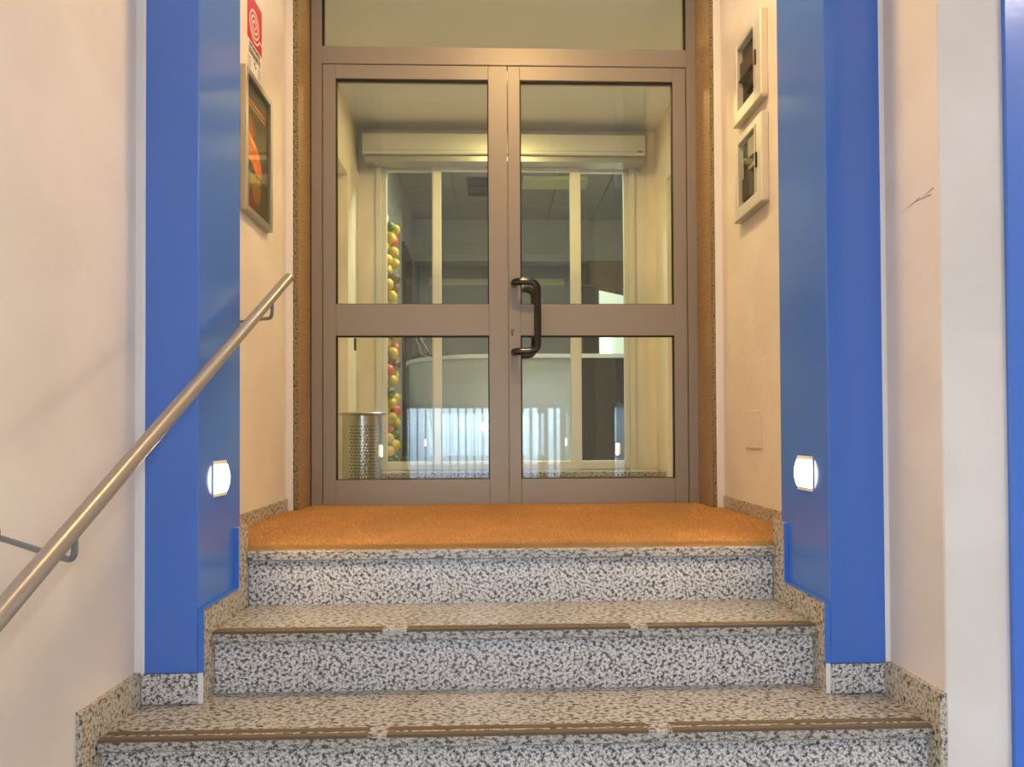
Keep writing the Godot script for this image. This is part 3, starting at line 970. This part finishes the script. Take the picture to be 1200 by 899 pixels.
func poster_picture() -> ImageTexture:
	var W := 200
	var H := 360
	var im := Image.create(W, H, false, Image.FORMAT_RGB8)
	var f := FastNoiseLite.new()
	f.seed = 8
	f.frequency = 0.02
	var shapes := [   # polygons in 0..1 with a colour: figure with head, shirt, table edge, lower cloth
		[[0.02, 0.43, 0.10, 0.38, 0.30, 0.37, 0.42, 0.42, 0.46, 0.52, 0.30, 0.58, 0.05, 0.56], Color(0.50, 0.26, 0.08)],
		[[0.16, 0.47, 0.30, 0.47, 0.34, 0.54, 0.30, 0.62, 0.18, 0.62, 0.14, 0.54], Color(0.68, 0.34, 0.10)],
		[[0.0, 0.55, 0.14, 0.56, 0.40, 0.60, 0.58, 0.66, 0.66, 0.74, 0.72, 0.84, 0.70, 0.88, 0.0, 0.80], Color(0.86, 0.42, 0.07)],
		[[0.12, 0.55, 0.42, 0.61, 0.46, 0.66, 0.36, 0.65, 0.18, 0.60], Color(0.95, 0.62, 0.16)],
		[[0.20, 0.80, 0.66, 0.82, 0.62, 0.92, 0.45, 0.90], Color(0.90, 0.48, 0.10)],
	]
	for y in H:
		for x in W:
			var u := float(x) / W
			var v := float(y) / H
			var n := f.get_noise_2d(x, y) * 0.5 + 0.5
			var c := Color(0.22, 0.17, 0.05).lerp(Color(0.36, 0.30, 0.10), n * (1.0 - absf(u - 0.45)))
			if v < 0.06:
				c = Color(0.13, 0.09, 0.05)
			for s in shapes:
				var pl := PackedVector2Array()
				for i in range(0, s[0].size(), 2):
					pl.append(Vector2(s[0][i], (s[0][i + 1] - 0.37) * 0.78 + 0.26))
				if Geometry2D.is_point_in_polygon(Vector2(u, v), pl):
					c = s[1] * (0.86 + 0.25 * n)
			if v > 0.73 and u < 0.16:
				c = Color(0.72, 0.50, 0.22)
			elif v > 0.70 and v < 0.735 and u < 0.66:
				c = Color(0.62, 0.52, 0.24)
			elif v > 0.735 and u < 0.72 and u > 0.16:
				var strip := sin(u * 60.0 + v * 40.0) > 0.5
				if u > 0.24 and (u - 0.48) * (u - 0.48) / 0.04 + (v - 0.80) * (v - 0.80) / 0.012 < 1.0:
					c = Color(0.52, 0.36, 0.10)
				elif v > 0.84 and u < 0.45:
					c = Color(0.45, 0.12, 0.05)
				elif strip and v < 0.86 and u < 0.4:
					c = Color(0.60, 0.30, 0.10)
			# two lines of a headline, too small to read
			for l in [0.150, 0.185]:
				if u > 0.10 and u < 0.88 and absf(v - l) < 0.009 and fmod(u * 37.0, 1.0) > 0.18:
					c = Color(0.80, 0.48, 0.14)
			im.set_pixel(x, y, c)
	return ImageTexture.create_from_image(im)


func build_vestibule_things() -> void:
	var o := thing("door_operator_box", "long cream operator box mounted above the sliding door", "housing", Vector3(0.12, 3.29, -5.1))
	put("housing", bx(Vector3(-0.885, 3.345, -5.22), Vector3(1.122, 3.493, -5.05), 0.006), M.aluminium_light, o)
	put("lower_rail", bx(Vector3(-0.875, 3.30, -5.22), Vector3(1.112, 3.343, -5.075), 0.004), M.aluminium, o)
	put("front_groove", bx(Vector3(-0.884, 3.368, -5.05), Vector3(1.121, 3.372, -5.0485)), M.aluminium, o)
	var sk := put("sticker", bx(Vector3(1.048, 3.352, -5.0495), Vector3(1.116, 3.39, -5.0485)), M.white_print, o)
	for y in [3.377, 3.367]:
		put("sticker_line", bx(Vector3(1.056, y - 0.002, -5.0486), Vector3(1.10, y + 0.002, -5.0481)), M.dark_print, sk)
	var s := thing("switch_plate", "small dark key switch on the left vestibule wall above the bin", "switch", Vector3(-0.94, 1.96, -5.07))
	put("plate", bx(Vector3(-0.94, 1.962, -5.10), Vector3(-0.932, 2.046, -5.045), 0.002), M.black_plastic, s)
	put("key_slot", bx(Vector3(-0.9325, 1.975, -5.082), Vector3(-0.931, 2.03, -5.068)), M.chrome, s)

	var b := thing("waste_bin", "perforated steel waste bin with flared rim behind the left door leaf", "bin", Vector3(-0.787, LY, -4.5))
	var at := Transform3D(Basis.IDENTITY, Vector3(-0.787, LY, -4.5))
	var g := G.new()
	g.xf = at
	g.lathe([Vector2(0, 0.004), Vector2(0.118, 0.004), Vector2(0.121, 0.008)], 48, true)
	g.lathe([Vector2(0.121, 0.008), Vector2(0.121, 0.47)], 64)
	g.lathe([Vector2(0.119, 0.47), Vector2(0.119, 0.01), Vector2(0, 0.01)], 48, true)
	put("body", g, M.steel, b)
	g = G.new()
	g.xf = at
	g.lathe([Vector2(0.119, 0.468), Vector2(0.149, 0.477), Vector2(0.151, 0.482), Vector2(0.149, 0.487), Vector2(0.118, 0.485), Vector2(0.117, 0.47)], 64)
	put("rim", g, M.aluminium, b)
	g = G.new()
	g.xf = at
	for r in 20:
		for k in 42:
			if k % 14 > 9:
				continue
			var an := TAU * (k + 0.5 * (r % 2)) / 42.0 + 0.62
			var y := 0.03 + 0.0195 * r
			var c := Vector3(cos(an), 0, sin(an))
			var tx := Vector3(-sin(an), 0, cos(an))
			var pts := []
			for i in 8:
				var q := TAU * i / 8.0
				pts.append(c * 0.1216 + Vector3(0, y + sin(q) * 0.0042, 0) + tx * cos(q) * 0.0042)
			g.face(pts, c)
	var h := put("perforations", g, M.hole_dark, b)
	h.set_meta("kind", "stuff")


func build_lobby_things() -> void:
	# tall glass cylinder of fruit
	var c := Vector3(-0.84, 1.10, -5.78)
	var v := thing("glass_cylinder", "tall clear glass cylinder filled with fruit behind the left sliding door pane", "vase", c)
	var g := G.new()
	g.xf = Transform3D(Basis.IDENTITY, c)
	g.lathe([Vector2(0.142, 0.02), Vector2(0.142, 2.05)], 48)
	g.lathe([Vector2(0.146, 2.05), Vector2(0.146, 0.0)], 48)
	put("glass_wall", g, M.clear_glass, v)
	g = G.new()
	g.xf = Transform3D(Basis.IDENTITY, c)
	g.lathe([Vector2(0.142, 2.05), Vector2(0.146, 2.05)], 48, true)
	put("glass_rim", g, M.aluminium_light, v)
	put("base", G.new().prism(circle(Vector2(c.x, c.z), 0.141, 40), 1, 1.1005, 1.118), M.aluminium, v)
	fruit(c + Vector3(0, 0.019, 0))

	# reception desk: straight front with a rounded left end
	var d := thing("reception_desk", "curved pale metallic reception desk with light top behind the sliding door", "desk", Vector3(0.8, 1.1, -7.0))
	var outline := func(grow: float) -> Array:
		var pl := []
		for i in 25:
			var an := PI + PI / 2 * i / 24.0
			pl.append(Vector2(0.09 + (0.88 + grow) * cos(an), -7.18 - (0.88 + grow) * sin(an)))
		return pl
	var body: Array = outline.call(0.0)
	put("body", G.new().prism(body + [Vector2(0.81, -6.30), Vector2(0.81, -7.4), Vector2(-0.79, -7.4)], 1, 1.10, 2.03), M.desk_panel, d)
	put("dark_panel", G.new().prism([Vector2(0.811, -6.30), Vector2(2.2, -6.30), Vector2(2.2, -7.4), Vector2(0.811, -7.4)], 1, 1.10, 2.03), M.desk_dark, d, "glossy black front panel of the desk")
	var top: Array = outline.call(0.03)
	put("countertop", G.new().prism(top + [Vector2(2.23, -6.27), Vector2(2.23, -7.42), Vector2(-0.82, -7.42)], 1, 2.031, 2.066), M.desk_rim, d)

	# dried arrangement lying on the desk
	var rng := RandomNumberGenerator.new()
	rng.seed = 77
	var a := thing("dried_arrangement", "dark dried leaf arrangement with pale twigs lying on the reception desk", "plant", Vector3(-0.55, 2.066, -6.95))
	g = G.new()
	for i in 46:
		var p := Vector3(-0.56 + rng.randf_range(-0.16, 0.16), 2.07 + rng.randf_range(0, 0.035), -6.95 + rng.randf_range(-0.1, 0.1))
		var dr := Vector3(rng.randf_range(-1, 1), rng.randf_range(0.1, 0.9), rng.randf_range(-1, 1)).normalized()
		var sd := dr.cross(Vector3.UP).normalized() * 0.016
		var tip := p + dr * rng.randf_range(0.05, 0.09)
		var nn := sd.cross(dr).normalized()
		g.face([p, p + dr * 0.03 + sd, tip, p + dr * 0.03 - sd], nn)
	put("leaves", g, M.leaf_dark, a)
	for i in 4:
		var p := Vector3(-0.60 + 0.03 * i, 2.07, -6.95)
		var tw := [p]
		for k in 6:
			p += Vector3(rng.randf_range(-0.03, 0.03) - 0.012, 0.05, rng.randf_range(-0.02, 0.02))
			tw.append(p)
		put("twig", G.new().tube(tw, 0.0045, 7), M.twig, a)

	var cab := thing("tall_cabinet", "tall dark cabinet against the left lobby wall", "cabinet", Vector3(-0.98, 1.1, -8.7))
	put("carcass", bx(Vector3(-0.995, 1.101, -9.10), Vector3(-0.965, 3.575, -8.25), 0.003), M.dark_wood, cab)
	put("door_panel", bx(Vector3(-0.965, 1.15, -9.05), Vector3(-0.957, 3.53, -8.30), 0.003), M.desk_dark, cab)
	# right-hand side of the lobby
	var wp := thing("wood_screen", "brown wood wall panel in the right part of the lobby", "panel", Vector3(1.9, 1.1, -9.55))
	put("panel_board", bx(Vector3(1.348, 1.1, -9.60), Vector3(2.45, 3.665, -9.54), 0.004), M.wood_panel, wp)
	put("panel_edge", bx(Vector3(1.325, 1.1, -9.61), Vector3(1.348, 3.665, -9.53), 0.004), M.dark_wood, wp)
	var po := thing("dark_post", "dark square post left of the lit lobby panel", "post", Vector3(1.23, 1.1, -8.65))
	put("shaft", bx(Vector3(1.134, 1.1, -8.72), Vector3(1.325, 3.12, -8.6), 0.004), M.desk_dark, po)
	put("cap", bx(Vector3(1.125, 3.12, -8.73), Vector3(1.334, 3.14, -8.59), 0.003), M.dark_wood, po)
	var li := thing("lit_panel", "bright white lit panel standing behind the desk on the right", "light panel", Vector3(1.6, 2.066, -8.62))
	var lg := G.new()
	lg.prism([Vector2(1.335, 2.07), Vector2(1.335, 3.085), Vector2(1.80, 2.985), Vector2(1.80, 2.07)], 2, -8.66, -8.62)
	put("panel_body", lg, M.screen_pale, li)
	put("bright_field", bx(Vector3(1.335, 2.10, -8.619), Vector3(1.481, 2.84, -8.61)), M.screen_white, li)
	var ve := thing("ceiling_vent", "dark square vent in the lobby ceiling", "vent", Vector3(-0.09, 4.232, -8.32))
	put("frame", bx(Vector3(-0.24, 4.218, -8.62), Vector3(0.06, 4.2315, -8.0), 0.002), M.vent_dark, ve)
	for i in 6:
		put("blade", bx(Vector3(-0.22, 4.210, -8.57 + 0.1 * i), Vector3(0.04, 4.218, -8.53 + 0.1 * i)), M.hole_dark, ve)
	var lo := thing("ceiling_fitting", "long cream unlit fitting on the lobby ceiling", "light fitting", Vector3(0.75, 4.232, -8.1))
	put("tray", bx(Vector3(0.39, 4.19, -8.28), Vector3(1.11, 4.2315, -7.95), 0.004), M.pale_yellow, lo)
	put("end_cap", bx(Vector3(1.11, 4.185, -8.28), Vector3(1.13, 4.2315, -7.95), 0.003), M.aluminium, lo)


# fruit dropped one by one into the cylinder: each new one takes the lowest of a few places
func fruit(base: Vector3) -> void:
	var rng := RandomNumberGenerator.new()
	rng.seed = 2024
	var kinds := [
		["lemon", "yellow lemon", M.lemon, 0.043, 1.12],
		["orange", "orange-red round fruit", M.orange_fruit, 0.046, 0.97],
		["apple", "dark red apple", M.apple_red, 0.043, 0.92],
		["lime", "green lime", M.lime, 0.040, 1.08],
		["pear", "brown pear", M.pear_brown, 0.043, 1.06],
	]
	var proto := []
	for k in kinds:
		var pr := []
		for i in 13:
			var t := PI * i / 12.0
			var r: float = k[3] * sin(t)
			var y: float = -k[3] * k[4] * cos(t)
			if k[0] == "apple":
				y = -k[3] * (0.92 * cos(t) * (1.0 - 0.35 * pow(absf(cos(t)), 6)))
			if k[0] == "lemon":
				r = k[3] * pow(sin(t), 1.15)
			pr.append(Vector2(maxf(r, 0.0002), y))
		var g := G.new().lathe(pr, 18)
		if k[0] == "pear" or k[0] == "apple":
			var h: float = pr[-1].y
			g.tube([Vector3(0, h - 0.006, 0), Vector3(0.002, h + 0.006, 0)], 0.0015, 6)
		proto.append(g.mesh())
	var R := 0.1385
	var done := []
	var made := []
	for n in 400:
		var pick := rng.randf()
		var k := 0 if pick < 0.54 else (1 if pick < 0.66 else (2 if pick < 0.71 else (3 if pick < 0.86 else 4)))
		var rad: float = kinds[k][3] * maxf(1.0, kinds[k][4])
		var best := Vector3(0, 1e9, 0)
		for t in 90:
			var an := rng.randf() * TAU
			var rr := (R - rad) * (1.0 if t % 3 > 0 else sqrt(rng.randf()))
			var p := Vector3(rr * cos(an), rad, rr * sin(an))
			for q in done:
				var dx: float = Vector2(p.x - q[0].x, p.z - q[0].z).length()
				var s: float = rad + q[1]
				if dx < s:
					p.y = maxf(p.y, q[0].y + sqrt(s * s - dx * dx))
			if p.y < best.y:
				best = p
		if best.y > 1.93:
			break
		done.append([best, rad])
		var o := MeshInstance3D.new()
		o.mesh = proto[k]
		o.material_override = kinds[k][2]
		o.name = numbered(kinds[k][0])
		add_child(o, true)
		o.position = base + best
		o.rotation = Vector3(rng.randf_range(-1.2, 1.2), rng.randf() * TAU, rng.randf_range(-1.2, 1.2))
		made.append([best.y, o, k])
	made.sort_custom(func(a, b): return a[0] > b[0])
	var count := {}
	for m in made:
		var k: int = m[2]
		count[k] = count.get(k, 0) + 1
		tag(m[1], "%s, %s from the top among its kind in the glass cylinder" % [kinds[k][1], ordinal(count[k])], "fruit", kinds[k][0] + "s in the glass cylinder")


func ordinal(n: int) -> String:
	var small := ["", "first", "second", "third", "fourth", "fifth", "sixth", "seventh", "eighth", "ninth", "tenth", "eleventh", "twelfth", "thirteenth", "fourteenth", "fifteenth", "sixteenth", "seventeenth", "eighteenth", "nineteenth"]
	if n < 20:
		return small[n]
	var tens: String = ["", "", "twent", "thirt", "fort", "fift", "sixt", "sevent", "eight", "ninet"][n / 10]
	return tens + "ieth" if n % 10 == 0 else tens + "y-" + small[n % 10]
